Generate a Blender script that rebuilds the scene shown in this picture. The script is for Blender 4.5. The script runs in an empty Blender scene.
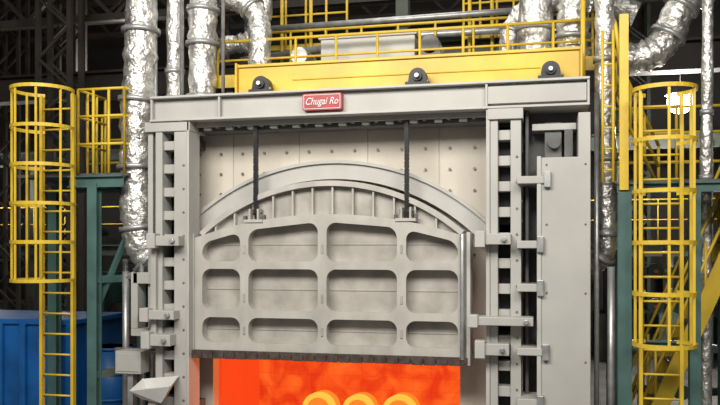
import bpy, bmesh, math, random
from mathutils import Vector, geometry
random.seed(4)
scene = bpy.context.scene
scene.view_settings.view_transform = 'Standard'
FL = -0.4   # floor level
CT = 10.97  # just under the ceiling

# ---------------------------------------------------------------- materials
def mat(name, col, rough=0.5, metal=0.0, var=0.15, vscale=3.0, bump=0.0, bscale=20.0, emis=None, estr=0.0, stretch=(1,1,1), dark=None):
    m = bpy.data.materials.new(name); m.use_nodes = True
    nt = m.node_tree; N = nt.nodes; L = nt.links
    b = N['Principled BSDF']
    b.inputs['Roughness'].default_value = rough
    b.inputs['Metallic'].default_value = metal
    tc = N.new('ShaderNodeTexCoord'); mp = N.new('ShaderNodeMapping')
    mp.inputs['Scale'].default_value = stretch
    L.new(tc.outputs['Object'], mp.inputs['Vector'])
    nz = N.new('ShaderNodeTexNoise'); nz.inputs['Scale'].default_value = vscale
    nz.inputs['Detail'].default_value = 6
    L.new(mp.outputs['Vector'], nz.inputs['Vector'])
    cr = N.new('ShaderNodeValToRGB')
    d = dark if dark else tuple(c*(1-2*var) for c in col)
    cr.color_ramp.elements[0].color = (*d, 1); cr.color_ramp.elements[0].position = 0.3
    cr.color_ramp.elements[1].color = (*[min(1, c*(1+var*0.5)) for c in col], 1); cr.color_ramp.elements[1].position = 0.65
    L.new(nz.outputs['Fac'], cr.inputs['Fac'])
    L.new(cr.outputs['Color'], b.inputs['Base Color'])
    if bump:
        n2 = N.new('ShaderNodeTexNoise'); n2.inputs['Scale'].default_value = bscale; n2.inputs['Detail'].default_value = 4
        L.new(mp.outputs['Vector'], n2.inputs['Vector'])
        bp = N.new('ShaderNodeBump'); bp.inputs['Strength'].default_value = bump; bp.inputs['Distance'].default_value = 0.05
        L.new(n2.outputs['Fac'], bp.inputs['Height']); L.new(bp.outputs['Normal'], b.inputs['Normal'])
    if emis:
        b.inputs['Emission Color'].default_value = (*emis, 1); b.inputs['Emission Strength'].default_value = estr
    return m

M = {}
M['cream']  = mat('cream_shell_paint', (0.58,0.53,0.455), 0.6, 0, 0.08, 2.0, stretch=(1,1,0.4))
M['grey']   = mat('light_grey_paint', (0.41,0.405,0.38), 0.45, 0, 0.06, 1.5)
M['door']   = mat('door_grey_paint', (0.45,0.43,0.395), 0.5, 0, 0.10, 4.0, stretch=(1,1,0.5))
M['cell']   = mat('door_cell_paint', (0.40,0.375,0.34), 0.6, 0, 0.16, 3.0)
M['arch']   = mat('arch_grey_paint', (0.45,0.445,0.42), 0.5, 0, 0.06, 2.0)
M['dgrey']  = mat('dark_grey_steel', (0.11,0.11,0.11), 0.5, 0.2, 0.2, 4.0)
M['black']  = mat('black_steel', (0.018,0.018,0.02), 0.45, 0.3, 0.2, 6.0)
M['scorch'] = mat('scorched_seal', (0.07,0.05,0.04), 0.8, 0, 0.3, 12.0)
M['yellow'] = mat('safety_yellow_paint', (0.64,0.44,0.035), 0.45, 0, 0.08, 4.0)
M['gyellow']= mat('girder_yellow_paint', (0.66,0.43,0.02), 0.4, 0, 0.12, 2.0)
M['teal']   = mat('teal_green_paint', (0.06,0.13,0.12), 0.5, 0, 0.15, 3.0)
M['blue']   = mat('blue_paint', (0.008,0.11,0.36), 0.45, 0, 0.2, 2.0)
M['foil']   = mat('aluminium_foil_lagging', (0.80,0.79,0.76), 0.36, 0.8, 0.3, 7.0, bump=1.0, bscale=11.0)
M['galv']   = mat('galvanised_steel', (0.42,0.43,0.43), 0.4, 0.6, 0.15, 8.0)
M['red']    = mat('sign_red_enamel', (0.36,0.012,0.018), 0.35, 0, 0.05)
M['white']  = mat('white_enamel', (0.62,0.62,0.60), 0.4, 0, 0.05)
M['bolt']   = mat('bolt_steel', (0.2,0.18,0.15), 0.5, 0.5, 0.1)
M['bg']     = mat('dim_structural_steel', (0.040,0.032,0.027), 0.6, 0.1, 0.25, 2.0)  # dimness of the background put into the dark base colour
M['bg2']    = mat('green_structural_steel', (0.045,0.055,0.045), 0.6, 0.1, 0.25, 2.0)
M['orange'] = mat('orange_paint', (0.7,0.16,0.03), 0.5, 0, 0.1)

def brick_glow():
    m = bpy.data.materials.new('glowing_refractory'); m.use_nodes = True
    nt=m.node_tree; N=nt.nodes; L=nt.links; b=N['Principled BSDF']
    tc=N.new('ShaderNodeTexCoord'); mp=N.new('ShaderNodeMapping'); mp.inputs['Rotation'].default_value=(math.pi/2,0,0)
    L.new(tc.outputs['Object'],mp.inputs['Vector'])
    br=N.new('ShaderNodeTexBrick'); br.inputs['Scale'].default_value=1.0
    br.inputs['Brick Width'].default_value=0.55; br.inputs['Row Height'].default_value=0.21; br.inputs['Mortar Size'].default_value=0.004
    br.inputs['Color1'].default_value=(1.0,0.13,0.018,1); br.inputs['Color2'].default_value=(1.0,0.11,0.014,1); br.inputs['Mortar'].default_value=(0.92,0.07,0.010,1)
    L.new(mp.outputs['Vector'],br.inputs['Vector'])
    nz=N.new('ShaderNodeTexNoise'); nz.inputs['Scale'].default_value=2.2; nz.inputs['Detail'].default_value=7; nz.inputs['Distortion'].default_value=1.0
    L.new(tc.outputs['Object'],nz.inputs['Vector'])
    cr=N.new('ShaderNodeValToRGB'); cr.color_ramp.elements[0].position=0.36; cr.color_ramp.elements[0].color=(0.72,0.30,0.4,1)
    cr.color_ramp.elements[1].position=0.66; cr.color_ramp.elements[1].color=(1,1.15,1,1)
    L.new(nz.outputs['Fac'],cr.inputs['Fac'])
    mx=N.new('ShaderNodeMixRGB'); mx.blend_type='MULTIPLY'; mx.inputs['Fac'].default_value=1.0
    L.new(br.outputs['Color'],mx.inputs['Color1']); L.new(cr.outputs['Color'],mx.inputs['Color2'])
    L.new(mx.outputs['Color'],b.inputs['Emission Color']); b.inputs['Emission Strength'].default_value=1.0
    b.inputs['Base Color'].default_value=(0.06,0.02,0.008,1); b.inputs['Roughness'].default_value=0.9
    return m
M['glow'] = brick_glow()
M['hot']  = mat('hot_coil_interior', (0.05,0.01,0.005), 0.9, emis=(1.0,0.20,0.018), estr=1.2, var=0.1)
M['hotter']= mat('hot_coil_rim', (0.05,0.01,0.005), 0.9, emis=(1.0,0.40,0.045), estr=1.4)
M['warm'] = mat('warm_refractory', (0.08,0.015,0.008), 0.9, emis=(1.0,0.065,0.009), estr=0.85)
M['lampglow'] = mat('lamp_glass', (1,1,1), 0.3, emis=(1.0,0.97,0.85), estr=40.0)

def floor_mat():
    return mat('concrete_floor', (0.16,0.155,0.145), 0.75, 0, 0.2, 1.5, bump=0.2)
def clad_mat():
    m = mat('dark_wall_cladding', (0.016,0.013,0.011), 0.7, 0, 0.25, 0.8)
    nt=m.node_tree; N=nt.nodes; L=nt.links
    tc=N.new('ShaderNodeTexCoord'); w=N.new('ShaderNodeTexWave'); w.inputs['Scale'].default_value=1.6
    L.new(tc.outputs['Object'],w.inputs['Vector'])
    bp=N.new('ShaderNodeBump'); bp.inputs['Strength'].default_value=0.6
    L.new(w.outputs['Fac'],bp.inputs['Height']); L.new(bp.outputs['Normal'],N['Principled BSDF'].inputs['Normal'])
    return m
M['floor']=floor_mat(); M['clad']=clad_mat()

# ---------------------------------------------------------------- builder
class B:
    def __init__(s, name, parent=None):
        s.name=name; s.bm=bmesh.new(); s.ms=[]; s.parent=parent
    def mi(s,m):
        if m not in s.ms: s.ms.append(m)
        return s.ms.index(m)
    def box(s,x0,x1,y0,y1,z0,z1,m='grey'):
        k=s.mi(m)
        v=[s.bm.verts.new(p) for p in ((x0,y0,z0),(x1,y0,z0),(x1,y1,z0),(x0,y1,z0),(x0,y0,z1),(x1,y0,z1),(x1,y1,z1),(x0,y1,z1))]
        for f in ((3,2,1,0),(4,5,6,7),(0,1,5,4),(1,2,6,5),(2,3,7,6),(3,0,4,7)):
            s.bm.faces.new([v[i] for i in f]).material_index=k
        return s
    def beam(s,p,q,w,h,m='bg'):
        """rectangular bar between two points"""
        p=Vector(p);q=Vector(q);d=(q-p).normalized()
        up=Vector((0,0,1)) if abs(d.z)<0.95 else Vector((0,1,0))
        a=d.cross(up).normalized(); b=a.cross(d).normalized()
        k=s.mi(m); vs=[]
        for c in (p,q):
            for i,j in ((-1,-1),(1,-1),(1,1),(-1,1)):
                vs.append(s.bm.verts.new(c+a*i*w/2+b*j*h/2))
        for f in ((3,2,1,0),(4,5,6,7),(0,1,5,4),(1,2,6,5),(2,3,7,6),(3,0,4,7)):
            s.bm.faces.new([vs[i] for i in f]).material_index=k
        return s
    def ibeam(s,p,q,w,h,m='bg',t=0.03):
        p=Vector(p);q=Vector(q);d=(q-p).normalized()
        up=Vector((0,0,1)) if abs(d.z)<0.95 else Vector((0,1,0))
        a=d.cross(up).normalized(); b=a.cross(d).normalized()
        s.beam(p+b*(h/2-t/2),q+b*(h/2-t/2),w,t,m); s.beam(p-b*(h/2-t/2),q-b*(h/2-t/2),w,t,m); s.beam(p,q,t,h-2*t,m)
    def prism(s,poly,y0,y1,m='grey',holes=()):
        k=s.mi(m)
        loops=[list(poly)]+[list(h) for h in holes]
        flat=[p for l in loops for p in l]
        tris=geometry.tessellate_polygon([[Vector((p[0],p[1],0)) for p in l] for l in loops])
        F=[s.bm.verts.new((p[0],y0,p[1])) for p in flat]; R=[s.bm.verts.new((p[0],y1,p[1])) for p in flat]
        for t in tris:
            try:
                s.bm.faces.new([F[i] for i in t]).material_index=k
                s.bm.faces.new([R[i] for i in reversed(t)]).material_index=k
            except ValueError: pass
        o=0
        for l in loops:
            n=len(l)
            for i in range(n):
                a,b=o+i,o+(i+1)%n
                s.bm.faces.new([F[a],F[b],R[b],R[a]]).material_index=k
            o+=n
        return s
    def tube(s,pts,r,m='yellow',seg=8,closed=False,cap=True):
        k=s.mi(m); pts=[Vector(p) for p in pts]; n=len(pts)
        rs=r if isinstance(r,(list,tuple)) else [r]*n
        rings=[]; prev=None
        for i,p in enumerate(pts):
            if closed: d=pts[(i+1)%n]-pts[i-1]
            else: d=pts[min(i+1,n-1)]-pts[max(i-1,0)]
            d.normalize()
            if prev is None:
                ref=Vector((0,0,1)) if abs(d.z)<0.9 else Vector((1,0,0))
                a=d.cross(ref).normalized()
            else:
                a=(prev-d*prev.dot(d)).normalized()
            prev=a; b=d.cross(a)
            rings.append([s.bm.verts.new(p+(a*math.cos(t)+b*math.sin(t))*rs[i]) for t in [2*math.pi*j/seg for j in range(seg)]])
        rng=range(n if closed else n-1)
        for i in rng:
            A=rings[i];C=rings[(i+1)%n]
            for j in range(seg):
                f=s.bm.faces.new([A[j],A[(j+1)%seg],C[(j+1)%seg],C[j]]); f.material_index=k; f.smooth=True
        if cap and not closed:
            s.bm.faces.new(list(reversed(rings[0]))).material_index=k
            s.bm.faces.new(rings[-1]).material_index=k
        return s
    def cyl(s,p,q,r,m='grey',seg=16): return s.tube([p,q],r,m,seg)
    def done(s,bevel=0.0):
        bmesh.ops.recalc_face_normals(s.bm,faces=s.bm.faces)
        me=bpy.data.meshes.new(s.name); s.bm.to_mesh(me); s.bm.free()
        for m in s.ms: me.materials.append(M[m])
        o=bpy.data.objects.new(s.name,me); scene.collection.objects.link(o)
        if s.parent: o.parent=s.parent
        if bevel:
            md=o.modifiers.new('bevel','BEVEL'); md.width=bevel; md.segments=2; md.limit_method='ANGLE'; md.angle_limit=math.radians(50)
        return o
def empty(name,loc=(0,0,0)):
    o=bpy.data.objects.new(name,None); scene.collection.objects.link(o); o.empty_display_size=0.2
    return o
def smooth(pts,n=8):
    """Catmull-Rom"""
    P=[Vector(p) for p in pts]; P=[2*P[0]-P[1]]+P+[2*P[-1]-P[-2]]; out=[]
    for i in range(1,len(P)-2):
        for k in range(n):
            t=k/n; a,b,c,d=P[i-1],P[i],P[i+1],P[i+2]
            out.append(0.5*((2*b)+(-a+c)*t+(2*a-5*b+4*c-d)*t*t+(-a+3*b-3*c+d)*t**3))
    out.append(P[-2]); return out
def rrect(x0,x1,z0,z1,r,n=5,zt=None):
    """rounded rectangle outline (x,z); zt optional function for sloped top"""
    pts=[]
    for cx,cz,a0 in ((x1-r,z1-r,0),(x0+r,z1-r,90),(x0+r,z0+r,180),(x1-r,z0+r,270)):
        for i in range(n+1):
            a=math.radians(a0+90*i/n); x=cx+r*math.cos(a); z=cz+r*math.sin(a)
            if zt and a0<180: z+=zt(x)-z1
            pts.append((x,z))
    return pts

# ================================================================= ROOM
B('floor').box(-17,9,-12,14,FL-0.2,FL,'floor').done()
B('wall_back').box(-17,9,14,14.2,FL,11,'clad').done()
B('wall_left').box(-17.2,-17,-12,14,FL,11,'clad').done()
B('wall_right').box(9,9.2,-12,14,FL,11,'clad').done()
B('ceiling').box(-17.2,9.2,-12,14.2,11,11.2,'clad').done()

# ================================================================= FURNACE
fur=empty('industrial_furnace')
# --- shell front with door opening
b=B('shell',fur)
OX0,OX1,OZ1=-2.29,1.17,1.5
b.prism([(-2.95,FL),(OX0,FL),(OX0,OZ1),(OX1,OZ1),(OX1,FL),(1.75,FL),(1.75,4.3),(-2.95,4.3)],0.75,0.95,'cream')
# raised cladding panels with seams
xs=[-2.93,-1.98,-1.02,-0.06,0.90,1.73]
for i in range(5):
    b.box(xs[i]+0.006,xs[i+1]-0.006,0.735,0.76,1.55,4.28,'cream')
b.done(0.004)
b=B('shell_bolts',fur)
x=-2.8
while x<1.65:
    for z in (4.02,3.74,3.46,3.18,2.9,2.62,2.34):
        b.cyl((x,0.735,z),(x,0.70,z),0.018,'bolt',6)
    x+=0.32
b.done()
# body behind the front
b=B('furnace_body',fur)
b.box(-2.9,-2.3,0.95,4.2,FL,4.2,'dgrey').box(1.2,1.75,0.95,4.2,FL,4.2,'dgrey')
b.box(-2.3,1.2,0.95,4.2,2.2,4.2,'dgrey').box(-2.3,1.2,3.0,4.2,FL,2.2,'dgrey')
b.done()
b=B('glowing_chamber',fur)
b.box(-2.3,1.2,2.5,2.6,-0.25,2.1,'glow')
b.box(-2.3,-2.25,0.96,2.5,-0.25,2.1,'warm').box(1.15,1.2,0.96,2.5,-0.25,2.1,'warm')
b.box(-2.25,1.15,0.96,2.5,2.05,2.1,'warm').box(-2.25,1.15,0.8,2.5,-0.3,-0.13,'warm')
b.done()
l=bpy.data.lights.new('chamber_heat_glow','POINT'); l.energy=80; l.shadow_soft_size=0.4; l.color=(1,0.28,0.06)
lo=bpy.data.objects.new('chamber_heat_glow',l); scene.collection.objects.link(lo); lo.location=(-0.4,1.05,0.75); lo.parent=fur
# --- arch band
CX,CZ=-0.50,0.60
def arc(R,a0,a1,n=40): return [(CX+R*math.sin(math.radians(a0+(a1-a0)*i/n)),CZ+R*math.cos(math.radians(a0+(a1-a0)*i/n))) for i in range(n+1)]
b=B('arch_band',fur)
b.prism(arc(2.95,-46,46)+arc(2.74,46,-46),0.5,0.74,'arch')
b.prism(arc(2.99,-46.3,46.3)+arc(2.945,46.3,-46.3),0.46,0.74,'arch')
b.done(0.006)

# --- guide columns
def ladder_col(name,xa,xb,xc,xd,y0,y1,z0,z1,step=0.31,h=0.12):
    b=B(name,fur)
    b.box(xa,xb,y0,y1,z0,z1,'grey').box(xc,xd,y0,y1,z0,z1,'grey')
    z=z0+0.1
    while z+h<z1:
        b.box(xb,xc,y0+0.05,y1-0.02,z,z+h,'grey'); z+=step
    b.box(xb-0.02,xc+0.02,y1,y1+0.03,z0,z1,'black')
    for zz in [z0+0.2+0.31*i for i in range(int((z1-z0-0.2)/0.31))]:
        b.cyl((xd-0.05,y0,zz),(xd-0.05,y0-0.02,zz),0.015,'bolt',6)
    return b.done(0.006)
ladder_col('guide_column_left',-2.80,-2.70,-2.53,-2.34,0.02,0.30,FL,4.11)
ladder_col('guide_column_right',1.607,1.70,1.85,1.975,0.02,0.30,FL,4.11)
b=B('column_edge_plates',fur)
b.box(-2.34,-2.31,0.0,0.34,FL,4.1,'arch').box(1.56,1.605,0.0,0.34,FL,4.1,'arch')
b.box(-2.93,-2.86,0.06,0.72,1.2,4.11,'grey')
for z in (0.2,1.4,2.6,3.8): b.box(-2.8,-2.4,0.3,0.74,z,z+0.12,'dgrey').box(1.62,1.95,0.3,0.74,z,z+0.12,'dgrey')
b.done(0.005)
# side frame between right column and end panel
b=B('side_frame',fur)
b.box(1.98,2.75,0.5,0.6,FL,4.1,'dgrey')
b.box(2.02,2.06,0.2,0.5,FL,4.1,'dgrey')
b.box(2.25,2.45,0.25,0.5,3.5,3.95,'dgrey').box(2.1,2.62,0.2,0.5,3.85,3.93,'grey').box(2.48,2.58,0.2,0.5,3.45,3.85,'dgrey')
b.cyl((2.36,0.25,3.7),(2.36,0.15,3.7),0.08,'dgrey')
b.done(0.005)
b=B('end_panel',fur)
b.prism([(2.19,FL),(2.767,FL),(2.767,4.0),(2.63,4.0),(2.63,3.485),(2.19,3.485)],-0.12,0.35,'grey')
b.box(2.16,2.21,-0.14,0.3,FL,3.5,'arch')
for z in (0.3,1.1,1.9,2.7,3.4):
    for x in (2.27,2.71): b.cyl((x,-0.12,z),(x,-0.135,z),0.014,'bolt',6)
b.done(0.008)
# --- cross beam (channel with flanges)
b=B('crosshead_beam',fur)
b.box(-2.84,2.745,0.07,0.55,4.13,4.40,'grey')
b.box(-2.86,2.765,-0.03,0.58,4.405,4.435,'arch').box(-2.86,2.765,-0.03,0.58,4.10,4.13,'arch')
for x in (-2.86,-1.9,1.55,2.735): b.box(x,x+0.03,-0.01,0.07,4.13,4.405,'grey')
b.box(1.58,2.73,0.0,0.07,4.16,4.37,'grey')
b.box(-2.3,1.55,0.30,0.62,3.99,4.10,'dgrey')
x=-2.2
while x<1.5:
    b.box(x,x+0.10,0.22,0.31,4.0,4.09,'grey'); b.box(x+0.16,x+0.2,0.22,0.31,4.03,4.1,'grey'); x+=0.31
b.box(-2.3,1.55,0.18,0.24,4.04,4.10,'grey')
b.box(-2.95,-2.3,0.0,0.5,3.97,4.10,'grey').box(1.58,2.0,-0.02,0.4,3.97,4.10,'grey')
b.done(0.006)
# --- brackets / clamps
b=B('door_clamps',fur)
def clamp(x0,x1,z,h=0.13,y=-0.16):
    b.box(x0,x1,y,0.05,z-h/2,z+h/2,'grey'); b.box(x0-0.02,x0+0.10,y-0.04,y+0.12,z-h*0.75,z+h*0.75,'arch')
    b.cyl((x1-0.08,y,z),(x1-0.08,y-0.05,z),0.035,'galv',6)
# left
clamp(-2.80,-2.38,2.52); clamp(-2.9,-2.45,1.55,0.12); clamp(-2.88,-2.5,1.22,0.15)
b.box(-3.12,-2.84,0.0,0.2,1.95,2.1,'grey').box(-3.15,-2.84,0.0,0.25,1.25,1.35,'grey').box(-3.15,-3.05,0.0,0.2,1.35,2.1,'grey')
b.box(-2.84,-2.76,-0.05,0.02,1.1,2.6,'grey')
# right
clamp(1.46,1.86,2.53); clamp(1.38,2.12,1.56,0.10,-0.22); clamp(1.46,1.84,1.22,0.14)
for z,x0,x1 in ((3.22,1.93,2.32),(2.46,1.93,2.24),(1.95,1.93,2.24),(1.2,1.93,2.3),(0.6,1.93,2.24)):
    b.box(x0,x1,-0.15,0.35,z-0.04,z+0.05,'grey'); b.box(x1-0.08,x1,-0.18,0.2,z-0.09,z+0.1,'galv')
b.done(0.008)

# ================================================================= DOOR
door=empty('furnace_door')
DX0,DX1=-2.31,1.325
def top(x):
    c=(DX0+DX1)/2; R=5.6
    return 2.86-(R-math.sqrt(max(R*R-(x-c)**2,0)))
ribx=[-2.25,-1.60,-0.536,0.497,1.265]; ribz=[1.13,1.56,2.20,None]
def dooroutline(): 
    n=24
    return [(DX0,1.06),(DX1,1.06)]+[(DX1+(DX0-DX1)*i/n,top(DX1+(DX0-DX1)*i/n)) for i in range(n+1)]
def holes(hw,r):
    H=[]
    for i in range(4):
        x0,x1=ribx[i]+hw,ribx[i+1]-hw
        for j in range(3):
            z0=ribz[j]+hw*0.85
            if j<2: H.append(rrect(x0,x1,z0,ribz[j+1]-hw*0.85,r))
            else: H.append(rrect(x0,x1,z0,2.5,r,5,lambda x:top(x)-0.05-hw))
    return H
b=B('rib_flanges',door); b.prism(dooroutline(),0.16,0.185,'door',holes(0.058,0.12)); b.done(0.008)
b=B('rib_webs',door); b.prism([(x*0.998-0.001,z) for x,z in dooroutline()],0.185,0.345,'door',holes(0.046,0.12)); b.done()
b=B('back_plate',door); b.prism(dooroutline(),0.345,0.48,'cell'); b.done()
b=B('rib_fittings',door)
for i in range(1,4):
    for j in range(3):
        z=ribz[j]
        b.box(ribx[i]-0.014,ribx[i]+0.014,0.148,0.165,z+0.16,z+0.27,'cell')
for i in range(4):
    for j in range(3):
        zz=(ribz[j]+(ribz[j+1] if j<2 else 2.75))/2
        b.box(ribx[i]+0.06,ribx[i+1]-0.06,0.335,0.35,zz-0.01,zz+0.01,'cell')
b.done(0.003)
b=B('door_edges',door)
b.box(DX1-0.01,DX1+0.035,0.12,0.5,0.98,2.62,'arch').box(DX0-0.03,DX0+0.01,0.13,0.5,1.0,2.62,'arch')
b.cyl((DX1-0.06,0.11,1.05),(DX1-0.06,0.11,2.6),0.03,'galv')
b.box(DX0-0.22,DX1+0.0,0.10,0.70,0.985,1.075,'scorch')
x=DX0
while x<DX1-0.1:
    b.box(x,x+0.14,0.08,0.12,0.97+random.random()*0.01,1.06,'scorch'); x+=0.155
b.done(0.004)
b=B('crown',door)
def zarc(x,R): return CZ+math.sqrt(R*R-(x-CX)**2)
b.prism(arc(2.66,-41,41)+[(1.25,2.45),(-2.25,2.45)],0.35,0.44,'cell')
b.prism(arc(2.70,-41,41)+arc(2.63,41,-41),0.24,0.50,'door')
x=-2.05
while x<1.1:
    zt=zarc(x,2.64)
    if zt>top(x)+0.03: b.box(x-0.012,x+0.012,0.27,0.36,top(x)-0.1,zt,'door')
    x+=0.27
b.done(0.004)
b=B('lifting_lugs',door)
for x in (-1.47,0.55):
    for d in (-0.07,0.045): b.box(x+d,x+d+0.025,0.16,0.34,2.76,2.94,'door')
    b.cyl((x-0.09,0.25,2.90),(x+0.09,0.25,2.90),0.022,'bolt')
    b.box(x-0.13,x+0.13,0.14,0.36,2.76,2.80,'door')
    b.box(x+0.10,x+0.14,0.2,0.26,2.8,2.86,'dgrey').box(x-0.16,x-0.12,0.2,0.26,2.8,2.85,'dgrey')
b.done(0.004)

# lifting chains (leaf chain: closely stacked plates, reads as a slim dark strap)
for x in (-1.47,0.55):
    b=B('lifting_chain')
    z=2.88;k=0
    while z<4.06:
        for j in range(5):
            if (j+k)%2==0: b.box(x-0.025+j*0.0105,x-0.0165+j*0.0105,0.215,0.285,z-0.02,z+0.068,'black')
        b.cyl((x-0.032,0.25,z),(x+0.032,0.25,z),0.013,'dgrey',8)
        z+=0.048;k+=1
    b.box(x-0.02,x+0.02,0.235,0.265,2.86,4.1,'black')
    b.done()

# ================================================================= GLOWING COILS
for x,r,y0 in ((-0.93,0.235,1.35),(-0.36,0.225,1.42),(0.25,0.24,1.36)):
    b=B('glowing_steel_coil'); zc=-0.13+r
    for k,y in enumerate((y0,y0+0.08,y0+0.16,y0+0.24)):
        b.tube([(x+0.01*k+math.cos(a)*(r-0.03),y,zc+math.sin(a)*(r-0.03)) for a in [2*math.pi*i/32 for i in range(32)]],0.036,'hotter' if k<2 else 'hot',8,closed=True)
    b.tube([(x,y0+0.05,zc),(x,y0+0.22,zc)],r-0.04,'hot',28)
    b.cyl((x+0.02,y0+0.01,zc-0.03),(x+0.02,y0+0.06,zc-0.03),0.08,'hotter',20)
    b.done()

# ================================================================= NAMEPLATE
sg=empty('nameplate_sign')
b=B('plate',sg); b.prism(rrect(-0.74,-0.23,4.165,4.375,0.02),-0.035,0.075,'red')
b.prism(rrect(-0.725,-0.245,4.18,4.36,0.015),-0.04,-0.03,'white',[rrect(-0.718,-0.252,4.187,4.353,0.012)]); b.done()
cu=bpy.data.curves.new('lettering','FONT'); cu.body='Chugai Ro'; cu.size=0.125; cu.shear=0.35; cu.extrude=0.004; cu.align_x='CENTER'; cu.align_y='CENTER'; cu.offset=0.001
to=bpy.data.objects.new('lettering_tmp',cu); scene.collection.objects.link(to)
dg=bpy.context.evaluated_depsgraph_get(); me=bpy.data.meshes.new_from_object(to.evaluated_get(dg)); bpy.data.objects.remove(to)
me.materials.clear(); me.materials.append(M['white'])
to=bpy.data.objects.new('lettering',me); scene.collection.objects.link(to); to.parent=sg
to.rotation_euler=(math.pi/2,0,0); to.location=(-0.49,-0.042,4.272); to.scale=(0.82,1,1)

# ================================================================= YELLOW GIRDER
b=B('hoist_girder')
b.box(-1.76,2.67,0.36,0.86,4.435,4.84,'gyellow').box(-1.78,2.69,0.33,0.89,4.84,4.88,'gyellow')
b.box(-1.78,2.69,0.33,0.89,4.435,4.46,'gyellow').box(-1.0,2.2,0.345,0.37,4.64,4.655,'gyellow')
b.box(2.67,2.70,0.3,0.9,4.435,4.90,'gyellow').box(-1.79,-1.76,0.3,0.9,4.435,4.90,'gyellow')
b.done(0.008)
for x in (-1.35,0.71,2.32):
    b=B('bearing_block'); zb=4.435
    b.box(x-0.15,x+0.15,0.05,0.30,zb,zb+0.05,'black')
    pr=[(x-0.12,zb+0.05),(x+0.12,zb+0.05)]+[(x+0.11*math.cos(a),zb+0.12+0.11*math.sin(a)) for a in [math.pi*i/14 for i in range(15)]]
    b.prism(pr,0.09,0.26,'black')
    b.cyl((x,0.09,zb+0.12),(x,0.05,zb+0.12),0.06,'black',20); b.cyl((x,0.06,zb+0.12),(x,0.0,zb+0.12),0.028,'galv',16)
    b.cyl((x,0.2,zb+0.12),(x,0.36,zb+0.12),0.03,'galv',12)
    for d in (-0.12,0.12): b.cyl((x+d,0.12,zb+0.05),(x+d,0.12,zb+0.075),0.018,'galv',6)
    b.done(0.005)

# ================================================================= TOP WALKWAY + RAILS
def railing(b,x0,x1,y,z,h=0.52,n=8,mid=True,r=0.02,toe=True,m='yellow'):
    for i in range(n+1):
        x=x0+(x1-x0)*i/n; b.tube([(x,y,z),(x,y,z+h)],r,m)
    b.tube([(x0,y,z+h),(x1,y,z+h)],r*1.1,m)
    if mid: b.tube([(x0,y,z+h*0.52),(x1,y,z+h*0.52)],r*0.85,m)
    if toe: b.box(x0,x1,y-0.008,y+0.008,z,z+0.09,m)
b=B('service_walkway')
b.box(-2.45,3.0,0.9,2.6,4.74,4.80,'dgrey')
b.box(-2.45,3.0,0.88,0.9,4.70,4.84,'yellow')
for x in (-2.2,-0.2,1.7): b.box(x,x+0.1,1.0,2.4,4.2,4.74,'dgrey')
railing(b,-2.30,2.94,0.93,4.80,0.56,9)
railing(b,-2.30,2.94,2.5,4.80,1.1,9)
b.done()
b=B('drive_housing')
b.box(-0.85,0.50,1.2,1.9,4.80,5.42,'grey').box(-0.88,0.53,1.17,1.93,5.38,5.44,'grey').box(0.55,0.85,1.25,1.7,4.80,5.2,'dgrey')
b.cyl((0.7,1.25,5.25),(0.7,1.7,5.25),0.14,'dgrey').box(-1.5,-0.95,1.3,1.8,4.8,5.1,'dgrey')
b.cyl((-1.2,1.28,5.2),(-1.2,1.8,5.2),0.13,'galv')
b.done(0.01)
# upper gantry behind
b=B('upper_gantry')
b.box(-2.6,3.4,3.0,4.2,5.66,5.72,'dgrey')
for x in (-2.6,0.0,3.3):
    b.ibeam((x,3.1,4.2),(x,3.1,CT),0.2,0.2,'bg2')
b.ibeam((-2.6,3.0,5.6),(3.4,3.0,5.6),0.15,0.25,'bg2')
railing(b,-2.3,-0.9,2.95,5.72,1.1,4); railing(b,1.0,2.3,2.95,5.72,1.1,5)
for x in (-2.0,-1.5,1.1,1.45): b.tube([(x,2.9,4.2),(x,2.9,7.2)],0.03,'yellow')
b.tube([(-2.6,2.6,5.5),(0.2,2.6,5.75),(3.3,2.6,5.75)],0.06,'galv'); b.tube([(-2.6,2.8,6.05),(3.3,2.8,6.1)],0.05,'galv')
b.done()

# ================================================================= DUCTS
def duct(name,pts,r,flanges=(),n=10,wob=0.10,seg=20,m='foil'):
    b=B(name); P=smooth(pts,n); rs=[r*(1+random.uniform(-wob,wob)) for _ in P]
    b.tube(P,rs,m,seg)
    for f in flanges:
        i=int(f*(len(P)-2)); d=(P[i+1]-P[i]).normalized()
        b.tube([P[i]-d*0.03,P[i]+d*0.03],r*1.2,'galv',seg)
    return b.done()
duct('exhaust_duct',[(-3.20,0.4,CT),(-3.20,0.4,8),(-3.20,0.4,6.5),(-3.22,0.4,5.2),(-3.28,0.4,4.2),(-3.28,0.4,3.3),(-3.24,0.42,2.6),(-3.12,0.48,2.28),(-2.9,0.6,2.22)],0.225,(0.25,0.36,0.47,0.60,0.74,0.88))
duct('exhaust_duct',[(-2.45,0.75,4.3),(-2.45,0.75,5.5),(-2.42,0.75,6.1),(-2.3,0.75,7.6),(-2.3,0.75,CT)],0.20,(0.06,0.22,0.4))
duct('exhaust_duct',[(-3.0,1.0,CT),(-3.0,1.0,7.5),(-2.95,1.0,6.6),(-2.6,1.0,6.2),(-2.1,1.0,6.0),(-1.72,1.0,5.7),(-1.70,1.0,4.8)],0.16,(0.5,0.8))
duct('exhaust_duct',[(-2.85,0.7,4.2),(-2.85,0.7,5.2),(-2.83,0.7,7.4),(-2.83,0.7,CT)],0.12,(0.15,0.3))
duct('exhaust_duct',[(-2.75,1.5,4.2),(-2.72,1.5,5.1),(-2.45,1.5,5.45),(-2.1,1.5,5.5),(-1.85,1.5,5.8),(-1.8,1.5,6.6),(-1.8,1.5,CT)],0.13,(0.2,0.5))
duct('exhaust_duct',[(2.1,1.4,4.8),(2.12,1.4,5.4),(2.15,1.4,7.2),(2.15,1.4,CT)],0.23,(0.12,0.36))
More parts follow.
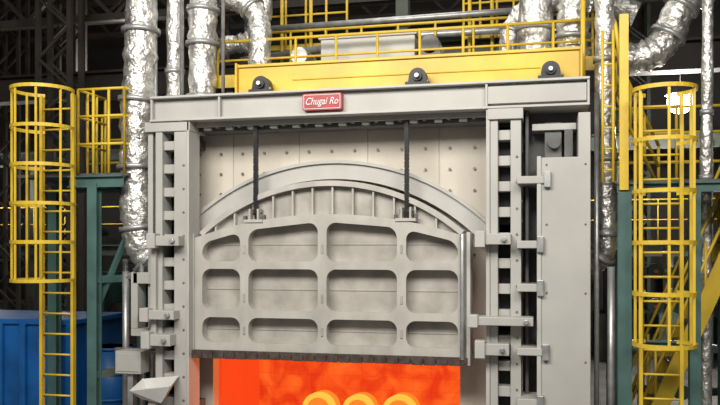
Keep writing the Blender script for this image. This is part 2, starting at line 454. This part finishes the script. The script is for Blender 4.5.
duct('exhaust_duct',[(1.75,2.0,4.8),(1.78,2.0,5.5),(2.1,2.0,5.9),(2.9,2.0,5.95),(3.5,2.0,5.7)],0.16,(0.3,0.7))
duct('exhaust_duct',[(2.60,1.2,4.8),(2.61,1.2,5.3),(2.65,1.2,5.7),(2.95,1.2,6.05),(3.6,1.2,6.3),(3.9,1.2,7.0),(3.9,1.2,CT)],0.21,(0.15,0.4))
duct('exhaust_duct',[(2.96,0.6,CT),(2.96,0.6,7.0),(2.97,0.6,5.6),(2.98,0.6,4.4),(3.0,0.6,3.2),(3.0,0.6,2.5),(2.95,0.65,2.3),(2.80,0.8,2.2)],0.12,(0.4,0.55,0.7,0.85))
duct('exhaust_duct',[(4.6,1.8,CT),(4.6,1.8,8.0),(4.55,1.8,6.4),(4.35,1.8,5.95),(4.05,1.8,5.7),(3.9,1.8,5.35),(3.7,1.8,5.1),(3.3,1.8,5.0)],0.21,(0.42,0.58,0.75))
duct('exhaust_duct',[(4.25,0.9,CT),(4.22,0.9,5),(4.2,0.9,3.3),(4.2,0.9,FL)],0.07,(0.5,0.7))
# thin service pipes
b=B('service_pipes')
for x,y,z0,z1,r in ((-3.5,0.5,FL,2.1,0.05),(-3.12,0.25,FL,2.2,0.03),(-3.05,0.5,FL,CT,0.03),(-2.65,0.5,4.43,CT,0.03),(-2.1,0.65,4.43,CT,0.025),(2.86,0.3,FL,4.3,0.03),(3.02,0.2,FL,2.2,0.045)):
    b.tube([(x,y,z0),(x,y,z1)],r,'galv',10)
b.tube([(-3.5,0.5,2.0),(-3.3,0.5,2.1),(-3.0,0.5,2.1)],0.045,'galv',10)
b.tube([(-3.6,0.4,1.0),(-2.9,0.4,1.0)],0.04,'galv',10)
b.done()

# ================================================================= CAGE LADDERS
def cage_ladder(cx,y,z0,zc,z1,R,hoops,w=0.24,nst=7,dx=0.0):
    b=B('cage_ladder')
    for s in (-w,w): b.box(cx+s-0.02,cx+s+0.02,y-0.035,y+0.035,z0,z1,'yellow')
    z=z0+0.25
    while z<z1-0.05: b.tube([(cx-w,y,z),(cx+w,y,z)],0.014,'yellow',8); z+=0.28
    def pt(a,z,rr=R): return (cx+dx+rr*math.sin(a),y-R*0.85-rr*math.cos(a),z)
    A=[math.radians(-150+300*i/24) for i in range(25)]
    for i in range(hoops):
        z=zc+(z1-zc)*i/(hoops-1)
        P=[(cx-w,y,z)]+[pt(a,z) for a in A]+[(cx+w,y,z)]
        for k in range(len(P)-1): b.beam(P[k],P[k+1],0.010,0.045,'yellow')
    for k in range(nst):
        a=math.radians(-115+230*k/(nst-1)); p=pt(a,0,R-0.012)
        b.box(p[0]-0.015,p[0]+0.015,p[1]-0.006,p[1]+0.006,zc,z1,'yellow')
    b.done()
cage_ladder(-4.25,0.0,FL,2.0,4.52,0.40,6,nst=6)
cage_ladder(3.55,-0.02,FL,1.35,4.18,0.34,6,w=0.22,nst=5)

# ================================================================= LEFT PLATFORM (teal)
b=B('steel_platform')
for x,y in ((-3.72,0.05),(-3.44,0.9),(-4.9,0.9),(-3.72,2.2)):
    b.ibeam((x,y,FL),(x,y,3.3),0.14,0.14,'teal',0.02)
b.ibeam((-4.1,0.05,3.33),(-3.28,0.05,3.33),0.12,0.16,'teal',0.02)
b.ibeam((-4.9,0.9,3.33),(-3.28,0.9,3.33),0.12,0.16,'teal',0.02)
b.ibeam((-3.72,0.05,3.33),(-3.72,2.2,3.33),0.12,0.14,'teal',0.02)
b.box(-4.95,-3.25,0.1,2.3,3.41,3.45,'dgrey')
b.beam((-3.72,0.1,1.6),(-3.44,0.9,3.2),0.06,0.06,'teal'); b.beam((-3.72,0.05,0.7),(-3.44,0.9,0.7),0.08,0.1,'teal')
b.beam((-3.72,0.05,2.0),(-3.44,0.9,2.0),0.08,0.1,'teal')
for p,q in (((-4.0,0.1),(-3.3,0.1)),((-3.3,0.1),(-3.3,2.3)),((-4.95,2.3),(-3.3,2.3)),((-4.0,0.1),(-4.0,0.8))):
    for h in (0.4,0.78,1.15): b.tube([(*p,3.45+h),(*q,3.45+h)],0.02,'yellow')
    for k in range(4):
        t=k/3; x=p[0]+(q[0]-p[0])*t; y=p[1]+(q[1]-p[1])*t; b.tube([(x,y,3.45),(x,y,4.6)],0.02,'yellow')
b.done()

# ================================================================= RIGHT PLATFORM
b=B('steel_platform')
b.ibeam((3.16,0.1,FL),(3.16,0.1,3.08),0.15,0.15,'teal',0.02); b.ibeam((3.93,0.1,FL),(3.93,0.1,3.08),0.12,0.12,'teal',0.02)
b.ibeam((3.16,1.8,FL),(3.16,1.8,3.08),0.15,0.15,'teal',0.02); b.ibeam((4.6,1.8,FL),(4.6,1.8,3.08),0.15,0.15,'teal',0.02)
b.ibeam((3.08,0.12,3.13),(4.6,0.12,3.13),0.1,0.12,'teal',0.02); b.ibeam((3.16,0.1,1.3),(3.93,0.1,1.3),0.1,0.1,'teal',0.02)
b.box(3.05,4.7,0.15,1.9,3.19,3.22,'dgrey')
b.box(3.10,3.20,0.02,0.10,3.1,5.15,'yellow')
for z in (3.6,4.0,4.4): b.tube([(3.15,0.1,z),(3.15,1.8,z)],0.018,'yellow')
for x in (2.92,3.04): b.tube([(x,0.15,3.2),(x,0.15,5.0)],0.018,'yellow')
for k in range(7): b.tube([(2.92,0.15,3.35+0.25*k),(3.04,0.15,3.35+0.25*k)],0.012,'yellow')
for z in (3.6,4.0,4.35): b.tube([(3.15,1.85,z),(4.65,1.85,z)],0.02,'yellow')
for x in (3.5,4.0,4.65): b.tube([(x,1.85,3.2),(x,1.85,4.35)],0.02,'yellow')
b.done()
# stair from the platform down to the floor behind the ladder, with stepped handrails
b=B('access_stair')
p0=Vector((3.25,1.2,FL)); p1=Vector((4.75,1.2,3.15))
for y in (0.75,1.5):
    b.beam((3.3,y,FL+0.05),(4.75,y,3.12),0.04,0.2,'yellow')
    for dz in (0.5,0.95): b.tube([(3.3,y,FL+0.1+dz),(4.75,y,3.15+dz)],0.02,'yellow')
    for k in range(6):
        t=k/5; x=3.3+1.45*t; z=FL+0.1+3.05*t/1.0*1.15 if False else FL+0.1+(3.05+0.0)*t+0.45*t*0; b.tube([(x,y,z),(x,y,z+0.97)],0.018,'yellow')
for k in range(14):
    t=(k+0.5)/14; b.box(3.3+1.45*t-0.10,3.3+1.45*t+0.10,0.77,1.48,FL+3.52*t-0.015,FL+3.52*t+0.015,'dgrey')
b.done()
# stair rail climbing to the walkway
b=B('stair_handrail')
for dz in (0,0.28,0.56): b.tube([(2.95,0.95,4.80+dz),(3.3,1.3,4.1+dz),(3.75,1.7,3.25+dz)],0.022,'yellow')
for t in range(5):
    x=2.95+0.2*t; y=0.95+0.19*t; z=4.80-0.39*t; b.tube([(x,y,z),(x,y,z+0.56)],0.02,'yellow')
for x in (2.72,2.95): b.tube([(x,0.7,4.3),(x,0.7,5.6)],0.03,'yellow')
b.tube([(2.72,0.7,5.6),(2.95,0.7,5.6),(3.1,0.6,5.2),(3.15,0.4,4.6)],0.025,'yellow')
b.done()

# ================================================================= BLUE TANK and clutter
b=B('blue_skip_container')
b.box(-7.2,-4.75,1.1,2.6,FL+0.1,1.30,'blue'); b.box(-7.25,-4.70,1.05,2.65,1.26,1.34,'blue')
for i in range(7): b.box(-7.2+i*0.4,-7.1+i*0.4,1.02,1.1,FL+0.1,1.28,'blue')
for x in (-7.0,-5.0): b.box(x,x+0.15,1.2,2.5,FL,FL+0.1,'black')
b.done(0.01)
b=B('blue_drum')
b.cyl((-4.35,1.6,FL),(-4.35,1.6,0.9),0.33,'blue',28)
for z in (FL+0.03,0.1,0.5,0.88): b.cyl((-4.35,1.6,z-0.02),(-4.35,1.6,z+0.02),0.35,'blue',28)
b.done()
b=B('control_box')
b.box(-3.35,-2.98,-0.05,0.2,0.75,1.05,'grey').box(-3.2,-3.12,0.0,0.12,FL,0.75,'galv').box(-3.33,-3.0,-0.06,-0.05,0.78,1.02,'grey'); b.done(0.01)
b=B('tipping_chute')
def quad(pts,m):
    k=b.mi(m); vs=[b.bm.verts.new(p) for p in pts]; f=b.bm.faces.new(vs); f.material_index=k
A=[(-2.98,-0.35,0.58),(-2.40,-0.35,0.66),(-2.45,0.0,0.74),(-2.98,0.0,0.68)]
C=[(-2.86,-0.25,0.46),(-2.58,-0.25,0.42),(-2.62,-0.05,0.44),(-2.86,-0.05,0.50)]
for i in range(4): j=(i+1)%4; quad([A[i],A[j],C[j],C[i]],'white')
quad(C,'grey')
b.box(-2.79,-2.69,-0.2,-0.1,FL,0.47,'grey')
b.box(-2.95,-2.5,-0.30,-0.05,FL,FL+0.06,'grey')
o=b.done(); md=o.modifiers.new('thick','SOLIDIFY'); md.thickness=0.02
b=B('valve_rack')
for x in (3.6,3.95,4.3,4.5,4.75): b.tube([(x,2.4,FL),(x,2.4,2.6)],0.05,'orange' if x==4.5 else ('yellow' if x==3.6 else 'galv'),10)
for z in (0.4,1.0,1.6,2.1): 
    b.tube([(3.4,2.4,z),(4.9,2.4,z)],0.06,'galv' if z in (1.0,2.1) else 'bg2',10)
    for x in (3.78,4.12): b.cyl((x,2.4,z),(x,2.2,z),0.11,'yellow' if z==1.0 else 'teal',16); b.tube([(x,2.15,z),(x,2.25,z)],0.03,'orange',8)
b.done()
b=B('pump_unit')
b.box(2.85,3.25,0.5,0.9,FL,FL+0.15,'teal').cyl((2.9,0.7,0.05-0.1),(3.25,0.7,0.05-0.1),0.2,'orange',20).cyl((2.85,0.7,-0.05),(2.9,0.7,-0.05),0.14,'galv',16); b.done(0.005)

# ================================================================= BACKGROUND STRUCTURE
def lattice_col(x,y,w=0.6,z1=CT,m='bg'):
    b=B('lattice_column')
    for dx in (-w/2,w/2):
        for dy in (-0.2,0.2): b.beam((x+dx,y+dy,FL),(x+dx,y+dy,z1),0.09,0.09,m)
    z=FL;k=0
    while z<z1-0.6:
        s=1 if k%2 else -1
        for dy in (-0.2,0.2): b.beam((x-s*w/2,y+dy,z),(x+s*w/2,y+dy,z+0.6),0.05,0.05,m)
        z+=0.6;k+=1
    b.done()
for x,y in ((-7.2,4.5),(-9.0,7.5),(-12,9.5),(-6.3,10),(5.6,4.5),(6.6,9),(4.6,13)): lattice_col(x,y,0.7,CT,'bg' if x<0 else 'bg2')
def truss(y,z,h=1.0,x0=-16.9,x1=8.9):
    b=B('roof_truss')
    b.beam((x0,y,z),(x1,y,z),0.15,0.15,'bg'); b.beam((x0,y,z+h),(x1,y,z+h),0.15,0.15,'bg')
    n=int((x1-x0)/1.0)
    for i in range(n):
        xa=x0+(x1-x0)*i/n; xb=x0+(x1-x0)*(i+1)/n
        b.beam((xa,y,z+(h if i%2 else 0)),(xb,y,z+(0 if i%2 else h)),0.08,0.08,'bg')
    b.done()
for y,z in ((5.5,7.3),(8.5,8.2),(12.5,9.0)): truss(y,z)
b=B('crane_girder')
b.ibeam((-16.9,6.5,6.1),(8.9,6.5,6.1),0.4,0.6,'bg',0.05); b.ibeam((-16.9,10.5,5.0),(8.9,10.5,5.0),0.3,0.4,'bg2',0.04)
b.ibeam((-16.9,10.5,2.4),(8.9,10.5,2.4),0.3,0.3,'bg2',0.04)
for x in range(-16,9,2): b.ibeam((x,10.5,FL),(x,10.5,5.0),0.2,0.2,'bg2',0.03)
railing(b,-16.8,8.8,10.3,2.6,1.0,26,toe=False,r=0.016)
b.done()
b=B('background_machinery')
for i in range(16):
    x=-16+i*1.5; h=random.uniform(0.8,2.2); b.box(x,x+random.uniform(0.6,1.3),11.2,12.5,FL,FL+h,random.choice(['bg','bg2','teal','dgrey','bg']))
    b.tube([(x+0.3,11.5,FL+h),(x+0.3,11.5,FL+h+1.2),(x+0.3,13,FL+h+1.2)],0.1,random.choice(['galv','bg','bg2']),10)
b.done(0.02)

# ================================================================= LAMPS
def lamp(x,y,z,e,s=0.16,zc=CT):
    p=empty('high_bay_lamp')
    b=B('shade',p)
    b.tube([(x,y,z+s*0.5),(x,y,z+s*0.9),(x,y,z+s*1.3),(x,y,z+s*1.5)],[s*1.15,s*0.9,s*0.4,s*0.3],'galv',20,cap=False)
    b.tube([(x,y,z+s*1.4),(x,y,zc)],0.015,'black',6); b.done()
    b=B('bulb',p)
    n=10; zs=[z-s*math.cos(math.pi*(i+0.2)/(n+0.4)) for i in range(n+1)]; rr=[s*math.sin(math.pi*(i+0.2)/(n+0.4)) for i in range(n+1)]
    b.tube([(x,y,q) for q in zs],rr,'lampglow',20); b.done()
    if e:
        l=bpy.data.lights.new('bulb_light','POINT'); l.energy=e; l.shadow_soft_size=0.25; l.color=(1,0.95,0.85)
        lo=bpy.data.objects.new('bulb_light',l); scene.collection.objects.link(lo); lo.location=(x,y,z-s-0.35); lo.parent=p
lamp(5.0,8,5.5,600,0.26); lamp(-10.2,9,4.3,120,0.07); lamp(-13.0,10,4.6,120,0.07); lamp(-7.5,8,7.2,150,0.08); lamp(5.2,6,2.0,120,0.05)

def area(loc,target,sx,sy,e,col=(1,0.955,0.88),name='overhead_area_light'):
    l=bpy.data.lights.new(name,'AREA'); l.shape='RECTANGLE'; l.size=sx; l.size_y=sy; l.energy=e; l.color=col
    o=bpy.data.objects.new(name,l); scene.collection.objects.link(o); o.location=loc
    o.rotation_euler=(Vector(target)-Vector(loc)).to_track_quat('-Z','Y').to_euler()
area((-1.5,-7.5,7.6),(0,0,2.2),6,2.5,1000)
area((4.5,-7,7.6),(1,0,2.2),4,2.5,480)
area((-1,2.5,10.2),(-0.5,2,4),8,3,280)  # added light above the ducts, gives the foil its highlights
w=bpy.data.worlds.new('world'); scene.world=w; w.use_nodes=True
w.node_tree.nodes['Background'].inputs['Color'].default_value=(0.85,0.83,0.80,1); w.node_tree.nodes['Background'].inputs['Strength'].default_value=0.27

# ================================================================= CAMERA
th=math.radians(13.0); D=10.0
c=bpy.data.cameras.new('camera'); co=bpy.data.objects.new('camera',c); scene.collection.objects.link(co)
co.location=(D*math.sin(th),-D*math.cos(th),2.4); co.rotation_euler=(math.pi/2,0,th)
c.lens=40; c.sensor_width=36; c.shift_y=0.066; c.clip_end=200
scene.camera=co
